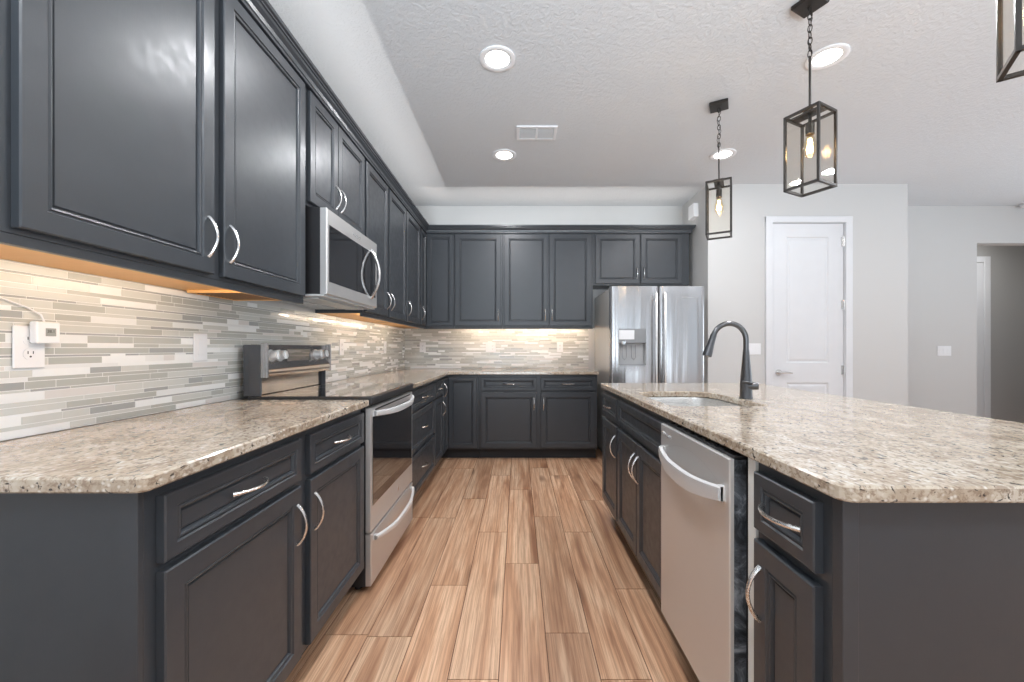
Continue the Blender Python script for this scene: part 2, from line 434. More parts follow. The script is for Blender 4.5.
# pantry wall with a door opening
DX0, DX1, DH = 2.595, 3.365, 2.455
bm = NB(); box(bm, XS, DX0, YP, YP + 0.1, 0, ZC); box(bm, DX1, XP, YP, YP + 0.1, 0, ZC); box(bm, DX0, DX1, YP, YP + 0.1, DH, ZC)
box(bm, XP - 0.1, XP, YP + 0.1, YB, 0, ZC)
struct('wall_pantry', bm, M['wall'])
# far wall with the hall opening
OX0, OX1, OH = 5.44, 6.65, 2.40
bm = NB(); box(bm, XP - 0.1, OX0, YB, YB + 0.12, 0, ZC); box(bm, OX0, OX1, YB, YB + 0.12, OH, ZC); box(bm, OX1, XR, YB, YB + 0.12, 0, ZC)
struct('wall_far', bm, M['wall'])
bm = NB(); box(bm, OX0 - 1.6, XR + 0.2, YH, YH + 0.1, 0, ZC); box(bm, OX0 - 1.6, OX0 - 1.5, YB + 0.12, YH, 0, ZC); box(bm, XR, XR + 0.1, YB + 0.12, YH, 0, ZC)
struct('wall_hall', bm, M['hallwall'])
# rear wall and right wall with window openings (they let the daylight in)
bm = NB(); xs = [XW, -1.1, 0.9, 1.6, 3.6, 4.3, 6.3, XR]
for i in range(0, 8, 2): box(bm, xs[i], xs[i + 1], YR - 0.12, YR, 0, ZC)
for i in range(1, 7, 2):
    box(bm, xs[i], xs[i + 1], YR - 0.12, YR, 2.4, ZC); box(bm, xs[i], xs[i + 1], YR - 0.12, YR, 0, 0.2)
struct('wall_rear', bm, M['wall'])
bm = NB(); ys = [YR, -2.45, -0.75, -0.05, 1.65, 2.35, 4.05, YB + 0.12]
for i in range(0, 8, 2): box(bm, XR, XR + 0.12, ys[i], ys[i + 1], 0, ZC)
for i in range(1, 7, 2):
    box(bm, XR, XR + 0.12, ys[i], ys[i + 1], 2.35, ZC); box(bm, XR, XR + 0.12, ys[i], ys[i + 1], 0, 0.35)
struct('wall_right', bm, M['wall'])
wn = 1
for i in range(1, 7, 2):
    bm = NB(); a, b = xs[i], xs[i + 1]
    for (p, q, r, s) in ((a, b, 0.2, 0.26), (a, b, 2.34, 2.4), (a, a + 0.06, 0.2, 2.4), (b - 0.06, b, 0.2, 2.4), ((a + b) / 2 - 0.04, (a + b) / 2 + 0.04, 0.2, 2.4)):
        box(bm, p, q, YR - 0.09, YR - 0.03, r, s)
    struct('window_%d' % wn, bm, M['trim']); wn += 1
for i in range(1, 7, 2):
    bm = NB(); a, b = ys[i], ys[i + 1]
    for (p, q, r, s) in ((a, b, 0.35, 0.41), (a, b, 2.29, 2.35), (a, a + 0.06, 0.35, 2.35), (b - 0.06, b, 0.35, 2.35), (a, b, 1.32, 1.38)):
        box(bm, XR + 0.03, XR + 0.09, p, q, r, s)
    struct('window_%d' % wn, bm, M['trim']); wn += 1

# pantry door with casing
bm = NB()
for (a, b, c, d) in ((2.535, DX0 + 0.012, 0, DH + 0.045), (DX1 - 0.012, 3.425, 0, DH + 0.045)):
    box(bm, a, b, YP - 0.018, YP - 0.0005, c, d, 0.004)
box(bm, 2.535, 3.425, YP - 0.0185, YP - 0.0005, DH - 0.012, DH + 0.05, 0.004)
box(bm, DX0, DX0 + 0.015, YP, YP + 0.1, 0, DH - 0.012); box(bm, DX1 - 0.015, DX1, YP, YP + 0.1, 0, DH - 0.012); box(bm, DX0, DX1, YP, YP + 0.1, DH - 0.015, DH)
struct('trim_1', bm, M['trim'])
bm = NB()
dx0, dx1, dz0, dz1 = DX0 + 0.018, DX1 - 0.018, 0.01, DH - 0.018
yf = YP + 0.012
# slab with two moulded panels: strips around recessed panels
px0, px1 = dx0 + 0.15, dx1 - 0.15; pans = [(0.24, 0.80), (1.005, 2.30)]
zs = [dz0, pans[0][0], pans[0][1], pans[1][0], pans[1][1], dz1]
box(bm, dx0, px0, yf, yf + 0.035, dz0, dz1); box(bm, px1, dx1, yf, yf + 0.035, dz0, dz1)
for a, b in ((zs[0], zs[1]), (zs[2], zs[3]), (zs[4], zs[5])): box(bm, px0, px1, yf, yf + 0.035, a, b)
for a, b in pans:
    def L(i, yy): return (px0 + i, px1 - i, a + i, b - i, yy)
    rect_loops(bm, [L(0, yf), L(0.008, yf + 0.008), L(0.02, yf + 0.009), L(0.032, yf + 0.004), L(0.04, yf + 0.003)], fill=False)
    r = [bm.verts.new(p) for p in ((px0 + 0.04, yf + 0.003, a + 0.04), (px1 - 0.04, yf + 0.003, a + 0.04), (px1 - 0.04, yf + 0.003, b - 0.04), (px0 + 0.04, yf + 0.003, b - 0.04))]; bm.faces.new(r)
door1 = struct('door_1', bm, M['trim'])
bm = NB(); hx, hz = dx0 + 0.065, 0.905
cyl(bm, (hx, yf - 0.0005, hz), (0, -1, 0), 0.032, 0.008, 24); cyl(bm, (hx, yf - 0.008, hz), (0, -1, 0), 0.012, 0.04, 16)
tube(bm, [(hx - 0.01, yf - 0.05, hz), (hx + 0.03, yf - 0.053, hz + 0.003), (hx + 0.07, yf - 0.052, hz + 0.001), (hx + 0.115, yf - 0.048, hz - 0.004)], [0.011, 0.010, 0.009, 0.007], 10)
obj('lever_handle', bm, M['nickel'], door1, True)
for z in (0.30, 0.93, 1.60, 2.25):
    bm = NB(); cyl(bm, (dx1 + 0.004, yf - 0.008, z - 0.05), (0, 0, 1), 0.009, 0.10, 12); box(bm, dx1 - 0.022, dx1 + 0.004, yf - 0.003, yf - 0.0005, z - 0.048, z + 0.048)
    obj('hinge', bm, M['nickel'], door1, True)
# hall door: white casing and slab at the end of the hall
bm = NB()
box(bm, 6.84, 6.93, YH - 0.02, YH - 0.001, 0, 2.50, 0.003); box(bm, 5.95, 6.04, YH - 0.02, YH - 0.001, 0, 2.50, 0.003); box(bm, 6.04, 6.84, YH - 0.02, YH - 0.001, 2.41, 2.50, 0.003)
struct('trim_2', bm, M['trim'])
bm = NB(); box(bm, 6.045, 6.835, YH - 0.012, YH - 0.001, 0.01, 2.405)
struct('door_2', bm, M['trim'])
# opening jamb corner beads
for nm, (a, b, y) in {'baseboard_far': (XP + 0.001, OX0, YB), 'baseboard_hall': (4.0, 5.95, YH)}.items():
    bm = NB(); box(bm, a, b, y - 0.014, y - 0.001, 0, 0.13, 0.003); struct(nm, bm, M['trim'])
bm = NB(); box(bm, XS, 2.534, YP - 0.014, YP - 0.001, 0, 0.13, 0.003); box(bm, 3.426, XP, YP - 0.014, YP - 0.001, 0, 0.13, 0.003); struct('baseboard_pantry', bm, M['trim'])

# mosaic backsplash: linear tiles set in grout
def backsplash(parent, axis, a0, a1, z0, z1, label):
    bm = NB(); rnd = random.Random(11 if axis == 'y' else 5)
    def bx(a, b, c, d, t0, t1, mi):
        if axis == 'y': box(bm, XW + t0, XW + t1, a, b, c, d, mi=mi)
        else: box(bm, a, b, YB - t1, YB - t0, c, d, mi=mi)
    bx(a0, a1, z0, z1, 0.0005, 0.0068, 0)
    z = z0 + 0.002
    hs = [0.018, 0.010, 0.020, 0.006, 0.018, 0.012, 0.022, 0.006, 0.020, 0.010]; i = 0
    while z < z1 - 0.006:
        h = min(hs[i % len(hs)], z1 - z - 0.001); i += 1
        a = a0 - rnd.random() * 0.2
        while a < a1:
            L_ = rnd.choice([0.05, 0.075, 0.10, 0.15, 0.15, 0.20, 0.30])
            if a + L_ > a0 + 0.004:
                aa, bb = max(a, a0), min(a + L_ - 0.002, a1)
                if bb - aa > 0.004:
                    mi = 5 if (h < 0.009 and rnd.random() < 0.75) else rnd.choice([1, 1, 1, 1, 2, 2, 2, 2, 2, 3, 3, 4, 6, 5])
                    bx(aa, bb, z, z + h, 0.004, 0.0072 + 0.0003 * (mi % 2), mi)
            a += L_
        z += h + 0.0018
    return obj('tile_backsplash', bm, [M['grout']] + M['tile'], parent)
backsplash(WL, 'y', 0.40, YB - 0.009, 0.916, 1.384, '')
backsplash(WB, 'x', XW + 0.001, 0.835, 0.916, 1.384, '')

# ================================================================== LEFT RUN AND BACK RUN: BASE CABINETS
XF = -0.738      # face frame plane of the left run
ZT = 0.883
RL = PI / 2      # faces +x
dz0_, dz1_ = 0.128, 0.700; wz0, wz1 = 0.718, 0.856
c = cabinet('base_cabinet', 'charcoal double-door base cabinet with two drawers under the near left countertop', 'cabinet', (XF, 0.795, 0), RL, 1.100, -XW + XF - 0.001, 0, ZT,
            [('door', 0.028, 0.548, dz0_, dz1_, ('top', 'r')), ('door', 0.605, 1.092, dz0_, dz1_, ('top', 'l')),
             ('drawer', 0.028, 0.548, wz0, wz1, ('h',)), ('drawer', 0.605, 1.092, wz0, wz1, ('h',))])
bm = NB(); box(bm, -0.006, -0.0005, 0.045, -XW + XF - 0.001, 0.0, ZT - 0.001); box(bm, -0.012, -0.0005, -0.001, 0.044, 0.0, ZT - 0.001, 0.001)
obj('end_panel', bm, M['cab'], c)
DB = -XW + XF - 0.001
cabinet('base_cabinet', 'charcoal three-drawer base cabinet just beyond the stove', 'cabinet', (XF, 2.668, 0), RL, 0.835, DB, 0, ZT,
        [('drawer', 0.012, 0.822, wz0, wz1, ('h',)), ('drawer', 0.012, 0.822, 0.425, 0.700, ('h',)), ('drawer', 0.012, 0.822, 0.128, 0.407, ('h',))])
cabinet('base_cabinet', 'narrow charcoal base cabinet with one door and one drawer beside the corner cabinet', 'cabinet', (XF, 3.503, 0), RL, 0.385, DB, 0, ZT,
        [('drawer', 0.012, 0.373, wz0, wz1, ('h',)), ('door', 0.012, 0.373, dz0_, dz1_, ('top', 'r'))])
# corner cabinet (two full-height leaves meeting in the corner)
YF = 4.18
t = thing('corner_base_cabinet', 'charcoal corner base cabinet with two full-height door leaves meeting in the back left corner', 'cabinet', (XF, 3.888, 0))
bm = NB()
def poly_prism(bm, pts, z0, z1, mi=0):
    a = [bm.verts.new((x, y, z0)) for x, y in pts]; b = [bm.verts.new((x, y, z1)) for x, y in pts]; N = len(pts)
    f = [bm.faces.new(a), bm.faces.new(b)] + [bm.faces.new((a[i], a[(i + 1) % N], b[(i + 1) % N], b[i])) for i in range(N)]
    for q in f: q.material_index = mi
cy = YF - 3.888
def ell(xi, yi, xr, yt): return [(XW - XF + 0.001, 0.0), (xi, 0.0), (xi, yi), (xr, yi), (xr, yt), (XW - XF + 0.001, yt)]
poly_prism(bm, ell(0, cy, 0.33, YB - 3.888 - 0.001), 0.11, ZT); obj('body', bm, M['cab'], t)
bm = NB(); poly_prism(bm, ell(-0.075, cy + 0.075, 0.329, YB - 3.888 - 0.001), 0, 0.109); obj('toe_kick', bm, M['toe'], t)
def leaf(t, x0, x1, z0, z1, M4, handle):
    d = front('door', t, x0, x1, z0, z1, 0.0, fw=0.040)
    d.matrix_local = M4
    if handle: bow_handle(d, *handle, -0.0195)
    return d
leaf(t, 0.012, cy - 0.022, dz0_, wz1, Matrix.Rotation(PI / 2, 4, 'Z'), (0.040, wz1 - 0.11))
leaf(t, 0.022, 0.312, dz0_, wz1, Matrix.Translation((0, cy, 0)), None)
cabinet('base_cabinet', 'charcoal double-door base cabinet with two drawers on the back wall beside the fridge', 'cabinet', (XF + 0.332, YF, 0), 0, 1.226, YB - YF - 0.001, 0, ZT,
        [('door', 0.024, 0.598, dz0_, dz1_, ('top', 'r')), ('door', 0.641, 1.200, dz0_, dz1_, ('top', 'l')),
         ('drawer', 0.024, 0.598, wz0, wz1, ('h',)), ('drawer', 0.641, 1.200, wz0, wz1, ('h',))])

# countertops
bm = NB(); slab(bm, rrect(XW + 0.001, -0.700, 0.755, 1.897, (0, 0.022, 0, 0)), 0.884, 0.914)
tag(obj('countertop', bm, M['granite']), 'beige speckled granite countertop on the near left cabinets, in front of the stove', 'countertop')
bm = NB(); slab(bm, [(XW + 0.001, 2.664), (-0.700, 2.664), (-0.700, 4.142), (0.828, 4.142), (0.828, YB - 0.001), (XW + 0.001, YB - 0.001)], 0.884, 0.914)
tag(obj('countertop', bm, M['granite']), 'L-shaped granite countertop running from the stove along the back wall to the fridge', 'countertop')

# ================================================================== UPPER CABINETS
XU = -1.030; DU = -XW + XU; ZU0, ZU1 = 1.390, 2.440; ud0, ud1 = 1.402, 2.412
def upper(label, y0, W, fronts, z0=ZU0, under=True):
    return cabinet('wall_cabinet', label, 'cabinet', (XU, y0, 0), RL, W, DU - 0.001, z0, ZU1, fronts, toe=False, under=under)
upper('large charcoal double-door wall cabinet nearest the camera, above the near left countertop', 0.760, 1.180,
      [('door', 0.060, 0.587, ud0, ud1, ('bot', 'r')), ('door', 0.630, 1.162, ud0, ud1, ('bot', 'l'))])
upper('short charcoal double-door wall cabinet above the microwave', 1.942, 0.738,
      [('door', 0.026, 0.328, 1.872, ud1, ('bot', 'r')), ('door', 0.334, 0.722, 1.872, ud1, ('bot', 'l'))], z0=1.852, under=False)
upper('charcoal double-door wall cabinet just beyond the microwave', 2.682, 0.994,
      [('door', 0.020, 0.468, ud0, ud1, ('bot', 'r')), ('door', 0.506, 0.978, ud0, ud1, ('bot', 'l'))])
upper('charcoal single-door wall cabinet between the double-door unit and the back left corner', 3.678, 0.534,
      [('door', 0.014, 0.506, ud0, ud1, ('bot', 'l'))])
# corner wall cabinet
YU = 4.48
t = thing('corner_wall_cabinet', 'charcoal corner wall cabinet with two narrow door leaves meeting in the back left corner', 'cabinet', (XU, 4.214, ZU0))
cyu = YU - 4.214
def ellu(xi, yi, xr, yt): return [(XW - XU + 0.001, 0.0), (xi, 0.0), (xi, yi), (xr, yi), (xr, yt), (XW - XU + 0.001, yt)]
bm = NB(); poly_prism(bm, ellu(0, cyu, 0.325, YB - 4.214 - 0.001), 0.0, ZU1 - ZU0); obj('body', bm, M['cab'], t)
bm = NB(); poly_prism(bm, ellu(-0.02, cyu + 0.02, 0.312, YB - 4.214 - 0.003), -0.001, 0.0); obj('underside_panel', bm, M['maple'], t)
bm = NB(); box(bm, -0.019, 0, 0, cyu + 0.019, -0.022, -0.0005); box(bm, 0.0005, 0.325, cyu, cyu + 0.019, -0.022, -0.0005); obj('light_rail', bm, M['cab'], t)
leaf(t, 0.014, cyu - 0.022, ud0 - ZU0, ud1 - ZU0, Matrix.Rotation(PI / 2, 4, 'Z'), (0.042, ud0 - ZU0 + 0.12))
leaf(t, 0.022, 0.312, ud0 - ZU0, ud1 - ZU0, Matrix.Translation((0, cyu, 0)), None)
def upper_b(label, x0, W, fronts, z0=ZU0, under=True):
    return cabinet('wall_cabinet', label, 'cabinet', (x0, YU, 0), 0, W, YB - YU - 0.001, z0, ZU1, fronts, toe=False, under=under)
upper_b('charcoal single-door wall cabinet on the back wall next to the corner', -0.703, 0.533, [('door', 0.008, 0.513, ud0, ud1, ('bot', 'r'))])
upper_b('charcoal double-door wall cabinet on the back wall beside the cabinet over the fridge', -0.168, 0.998,
        [('door', 0.018, 0.498, ud0, ud1, ('bot', 'r')), ('door', 0.516, 0.974, ud0, ud1, ('bot', 'l'))])
upper_b('short charcoal double-door wall cabinet above the fridge', 0.832, 1.066,
        [('door', 0.022, 0.508, 1.868, ud1, ('bot', 'r')), ('door', 0.528, 0.978, 1.868, ud1, ('bot', 'l'))], z0=1.850, under=False)
# crown moulding swept along the cabinet tops
bm = NB()
prof = [(0.0, 2.424), (0.022, 2.424), (0.022, 2.436), (0.026, 2.440), (0.030, 2.455), (0.042, 2.468), (0.046, 2.476), (0.052, 2.478), (0.052, 2.486), (0.060, 2.490), (0.060, 2.506), (0.052, 2.506), (0.022, 2.446), (0.0, 2.4405)]
rings = []
for d, z in prof:
    rings.append([bm.verts.new(q) for q in ((XU + d, 0.762, z), (XU + d, YU - d, z), (1.898 + d * 0.8, YU - d, z), (1.898 + d * 0.8, YB - 0.001, z))])
for i in range(len(prof)):
    a, b = rings[i], rings[(i + 1) % len(prof)]
    for k in range(3): bm.faces.new((a[k], a[k + 1], b[k + 1], b[k]))
bm.faces.new([r[0] for r in rings]); bm.faces.new([r[3] for r in rings])
tag(obj('crown_molding', bm, M['cab']), 'dark stepped crown moulding along the tops of all the wall cabinets', 'molding')
# under-cabinet lights
def led(label, loc, rz, L_, pw):
    t = thing('under_cabinet_light', label, 'light', loc, rz)
    bm = NB(); box(bm, -L_ / 2, L_ / 2, -0.007, 0.007, 0.004, 0.009); obj('housing', bm, M['white_plastic'], t)
    bm = NB(); box(bm, -L_ / 2 + 0.005, L_ / 2 - 0.005, 0.0072, 0.009, 0.0045, 0.0085); obj('lens', bm, M['led'], t)
    area_light('led_glow', (0, 0.011, 0.003), (PI / 2 + 0.12, 0, 0), L_ - 0.02, 0.003, pw, (1, 0.82, 0.62), t)
for lab, y0, y1, pw in (('warm light bar under the nearest left wall cabinet', 0.80, 1.57, 1.15), ('warm light bar under the wall cabinet beyond the microwave', 2.72, 3.64, 1.5), ('warm light bar under the last left wall cabinet', 3.70, 4.19, 1.1)):
    led(lab, (XU - 0.030, (y0 + y1) / 2, ZU0 - 0.0105), RL, y1 - y0, pw)
for lab, x0, x1, pw in (('warm light bar under the back wall cabinet next to the corner', -0.67, -0.20, 1.2), ('warm light bar under the back double-door wall cabinet', -0.14, 0.80, 2.5)):
    led(lab, ((x0 + x1) / 2, YU + 0.030, ZU0 - 0.0105), 0, x1 - x0, pw)
# added to imitate a striped reflection: wooden grille under the near wall cabinet
t = thing('reflection_slats', 'small added reflection-stripe grille under the near wall cabinet beside the microwave', 'slats', (-1.19, 1.74, ZU0 - 0.0015))
bm = NB()
for (a, b, c_, d) in ((-0.125, 0.095, -0.135, -0.128), (-0.125, 0.095, 0.128, 0.135), (-0.125, -0.118, -0.128, 0.128), (0.088, 0.095, -0.128, 0.128)): box(bm, a, b, c_, d, -0.012, 0)
obj('frame', bm, M['maple'], t)
for k in range(11):
    bm = NB(); y = -0.112 + k * 0.0225; box(bm, -0.117, 0.087, y - 0.0035, y + 0.0035, -0.010, -0.002); obj('slat', bm, M['slat'], t)

# ================================================================== RANGE
RY0, RY1 = 1.902, 2.658; RW = RY1 - RY0
t = thing('kitchen_range', 'stainless steel freestanding electric range with glass cooktop between the left countertops', 'stove', (-0.720, RY0, 0), RL)
bm = NB(); box(bm, 0.003, RW - 0.003, 0.0, 0.56, 0.03, 0.885); obj('body', bm, M['black'], t)
for x in (0.05, RW - 0.05):
    for y in (0.05, 0.50):
        bm = NB(); cyl(bm, (x, y, 0.0), (0, 0, 1), 0.018, 0.031, 12); obj('foot', bm, M['black'], t)
bm = NB(); box(bm, 0.0, RW, -0.034, 0.555, 0.889, 0.926, 0.006, seg=2); ct = obj('cooktop', bm, M['black'], t)
bm = NB(); box(bm, 0.014, RW - 0.014, -0.018, 0.545, 0.9262, 0.9275); gl = obj('cooktop_glass', bm, M['cook_glass'], ct)
for (x, y, r) in ((0.20, 0.13, 0.115), (0.56, 0.13, 0.09), (0.20, 0.41, 0.08), (0.56, 0.41, 0.10)):
    bm = NB(); N = 40; ra = [bm.verts.new((x + r * math.cos(2 * PI * k / N), y + r * math.sin(2 * PI * k / N), 0.92785)) for k in range(N)]
    rb = [bm.verts.new((x + (r - 0.003) * math.cos(2 * PI * k / N), y + (r - 0.003) * math.sin(2 * PI * k / N), 0.92785)) for k in range(N)]
    for k in range(N): bm.faces.new((ra[k], ra[(k + 1) % N], rb[(k + 1) % N], rb[k]))
    obj('burner_ring', bm, M['grey_plastic'], ct)
# oven door with window and handle, y=-0.0 .. -0.028 in front of the body
bm = NB(); od = (0.004, RW - 0.004, 0.283, 0.872)
rect_loops(bm, [(od[0], od[1], od[2], od[3], -0.001), (od[0], od[1], od[2], od[3], -0.022), (od[0] + 0.004, od[1] - 0.004, od[2] + 0.004, od[3] - 0.004, -0.026)])
door = obj('oven_door', bm, M['steel'], t)
bm = NB(); rect_loops(bm, [(0.026, RW - 0.024, 0.405, 0.828, -0.0262), (0.026, RW - 0.024, 0.405, 0.828, -0.0275), (0.029, RW - 0.027, 0.408, 0.825, -0.028)])
obj('window', bm, M['black_glass'], door)
bm = NB(); box(bm, 0.06, RW - 0.06, -0.0274, -0.0262, 0.855, 0.862); obj('vent_slot', bm, M['gap'], door)
def bar_handle(parent, x0, x1, z, sag, proj, w, h, y=-0.026, mat='satin'):
    """flat bowed bar handle, arcing outward and down in the middle"""
    bm = NB(); N = 20; R = []
    for i in range(N + 1):
        s = i / N; k = 4 * s * (1 - s); x = x0 + (x1 - x0) * s; yy = y - 0.012 - (proj - 0.012) * min(1, k * 1.15); zz = z - sag * k
        hh = h * (0.75 + 0.25 * k)
        R.append([bm.verts.new(q) for q in ((x, yy + w / 2, zz - hh / 2), (x, yy - w / 2, zz - hh / 2 + 0.004), (x, yy - w / 2 - 0.002, zz), (x, yy - w / 2, zz + hh / 2 - 0.004), (x, yy + w / 2, zz + hh / 2))])
    for a, b in zip(R, R[1:]):
        for k in range(5): bm.faces.new((a[k], a[(k + 1) % 5], b[(k + 1) % 5], b[k]))
    bm.faces.new(R[0]); bm.faces.new(R[-1])
    for x in (x0, x1 - 0.02): box(bm, x, x + 0.02, y - 0.012, y + 0.0002, z - h * 0.35, z + h * 0.35)
    return obj('handle', bm, M[mat], parent, True)
bar_handle(door, 0.035, RW - 0.035, 0.842, 0.012, 0.055, 0.012, 0.034)
bm = NB(); bv = [(0.50, -0.030), (0.53, 0.0), (0.50, 0.030)]
poly = [(0.425, 0.348), (0.452, 0.362), (0.446, 0.338), (0.430, 0.328)]
a = [bm.verts.new((x, -0.0264, z)) for x, z in poly]; b = [bm.verts.new((x, -0.0274, z)) for x, z in poly]
bm.faces.new(b); bm.faces.new(a)
for i in range(4): bm.faces.new((a[i], a[(i + 1) % 4], b[(i + 1) % 4], b[i]))
obj('badge', bm, M['chrome'], door)
bm = NB(); sd = (0.004, RW - 0.004, 0.032, 0.276)
rect_loops(bm, [(sd[0], sd[1], sd[2], sd[3], -0.001), (sd[0], sd[1], sd[2], sd[3], -0.024), (sd[0] + 0.004, sd[1] - 0.004, sd[2] + 0.004, sd[3] - 0.004, -0.028)])
dr = obj('storage_drawer', bm, M['steel'], t)
bar_handle(dr, 0.035, RW - 0.035, 0.248, 0.022, 0.05, 0.012, 0.030, y=-0.028)
# backguard
bm = NB(); box(bm, 0.035, RW - 0.085, 0.530, 0.562, 0.928, 1.035, 0.003)
bg = obj('backguard', bm, M['steel_mirror'], t)
bm = NB(); box(bm, 0.022, RW - 0.078, 0.5625, 0.588, 0.928, 1.172); box(bm, 0.022, 0.034, 0.508, 0.562, 0.928, 1.172); box(bm, RW - 0.084, RW - 0.078, 0.508, 0.562, 0.928, 1.172); obj('side_panel', bm, M['dgrey'], bg)
# control panel: curved front face
bm = NB(); N = 8; R = []
for i in range(N + 1):
    s = i / N; z = 1.018 + 0.155 * s; y = 0.478 + 0.026 * s - (0.008 * math.sin(PI * min(1, s * 2.2)) if s < 0.45 else 0)
    R.append((y, z))
ptsL = [(0.562, 1.040)] + R + [(0.562, 1.176)]
for x in (0.004, RW - 0.012): pass
A = [bm.verts.new((0.036, y, z)) for y, z in ptsL]; B = [bm.verts.new((RW - 0.088, y, z)) for y, z in ptsL]
bm.faces.new(A); bm.faces.new(B)
for i in range(len(A)): bm.faces.new((A[i], A[(i + 1) % len(A)], B[(i + 1) % len(A)], B[i]))
cp = obj('control_panel', bm, M['steel_mirror'], t, True)
for x in (0.021, RW - 0.088):
    bm = NB(); box(bm, x, x + 0.013, 0.474, 0.507, 1.014, 1.180, 0.002); obj('end_cap', bm, M['steel_v'], cp)
for x in (0.080, 0.148, 0.520, 0.590):
    bm = NB(); cyl(bm, (x, 0.497, 1.118), (0, -1, 0.15), 0.030, 0.010, 24); cyl(bm, (x, 0.487, 1.1195), (0, -1, 0.15), 0.025, 0.030, 24, 0.022); box(bm, x - 0.005, x + 0.005, 0.452, 0.463, 1.102, 1.140, 0.001)
    obj('knob', bm, M['satin'], cp, True)
bm = NB(); box(bm, 0.21, 0.45, 0.488, 0.4895, 1.085, 1.150); obj('display', bm, M['black_glass'], cp)

# ================================================================== MICROWAVE
MY0, MW = 1.978, 0.700
t = thing('microwave_oven', 'stainless over-the-range microwave mounted above the stove', 'microwave', (-0.970, MY0, 1.400), RL)
mb = -XW - 0.970
bm = NB(); box(bm, 0.004, MW - 0.004, 0.0, mb - 0.010, 0.022, 0.449); obj('body', bm, M['black'], t)
bm = NB(); box(bm, 0.0, MW, -0.02, mb - 0.012, 0.012, 0.0215); box(bm, 0.05, MW - 0.05, 0.03, 0.15, 0.004, 0.012, 0.002)
for k in range(9): box(bm, 0.08 + k * 0.062, 0.12 + k * 0.062, 0.19, 0.30, 0.008, 0.012)
obj('underside', bm, M['lgrey_plastic'], t, label='pale grey vented underside')
bm = NB(); rect_loops(bm, [(0.0, MW, 0.022, 0.446, -0.001), (0.0, MW, 0.022, 0.446, -0.030), (0.004, MW - 0.004, 0.026, 0.442, -0.035)])
door = obj('door', bm, M['steel'], t)
bm = NB(); rect_loops(bm, [(0.022, MW - 0.030, 0.085, 0.368, -0.0352), (0.022, MW - 0.030, 0.085, 0.368, -0.0362), (0.025, MW - 0.033, 0.088, 0.365, -0.0368)])
obj('window', bm, M['black_glass'], door)
bm = NB(); N = 18; pts = [];
for i in range(N + 1):
    s = i / N; k = math.sin(PI * s); pts.append((MW - 0.115, -0.037 - 0.052 * k ** 0.8, 0.072 + 0.305 * s))
tube(bm, pts, [0.011 * (0.85 + 0.15 * math.sin(PI * i / N)) for i in range(N + 1)], 10); obj('handle', bm, M['nickel'], door, True)
text_obj('lettering', 'Whirlpool', 0.026, M['chrome'], door, Matrix.Translation((MW * 0.52, -0.0354, 0.405)) @ FRONT)

# ================================================================== REFRIGERATOR
FX0, FX1, FYF = 0.900, 1.815, 3.920
t = thing('refrigerator', 'stainless side-by-side refrigerator with water dispenser at the end of the back run', 'refrigerator', (FX0, FYF, 0))
FW = FX1 - FX0
bm = NB(); box(bm, 0.004, FW - 0.004, 0.072, YB - FYF - 0.03, 0.03, 1.745, 0.004); obj('body', bm, mk_steel('fridge_side_steel', (0.78, 0.76, 0.73), (0.22, 0.55), 'z'), t)
bm = NB(); box(bm, 0.02, FW - 0.02, 0.05, 0.30, 0.0, 0.07); obj('base_grille', bm, M['black'], t)
def fridge_door(x0, x1, hole=None):
    bm = NB(); N = 14; z0, z1 = 0.075, 1.757
    def yf_(x): s = (x - x0) / (x1 - x0); return 0.020 - 0.020 * (1 - (2 * s - 1) ** 4) ** 0.5 * 1.0 if 0 < s < 1 else 0.020
    xs_ = sorted(set([x0, x0 + 0.006, x0 + 0.018, x1 - 0.018, x1 - 0.006, x1] + [x0 + (x1 - x0) * i / N for i in range(1, N)] + ([hole[0], hole[1]] if hole else [])))
    zs_ = [z0, z1] if not hole else [z0, hole[2], hole[3], z1]
    F = {}
    for i, x in enumerate(xs_):
        for j, z in enumerate(zs_):
            F[i, j] = bm.verts.new((x, yf_(x), z))
    for i in range(len(xs_) - 1):
        for j in range(len(zs_) - 1):
            if hole and j == 1 and xs_[i] >= hole[0] - 1e-6 and xs_[i + 1] <= hole[1] + 1e-6: continue
            bm.faces.new((F[i, j], F[i + 1, j], F[i + 1, j + 1], F[i, j + 1]))
    bk = [[bm.verts.new((x, 0.068, z)) for x in (x0, x1)] for z in (z0, z1)]
    bm.faces.new((bk[0][0], bk[0][1], bk[1][1], bk[1][0]))
    n_ = len(xs_) - 1; m_ = len(zs_) - 1
    bm.faces.new([F[i, 0] for i in range(n_ + 1)] + [bk[0][1], bk[0][0]]); bm.faces.new([F[i, m_] for i in range(n_ + 1)] + [bk[1][1], bk[1][0]])
    bm.faces.new([F[0, j] for j in range(m_ + 1)] + [bk[1][0], bk[0][0]]); bm.faces.new([F[n_, j] for j in range(m_ + 1)] + [bk[1][1], bk[0][1]])
    return obj('door', bm, M['fridge'], t, True)
SP = 0.469
hole = (0.078, 0.345, 0.985, 1.345)
d1 = fridge_door(0.0, SP - 0.004, hole); d2 = fridge_door(SP + 0.004, FW)
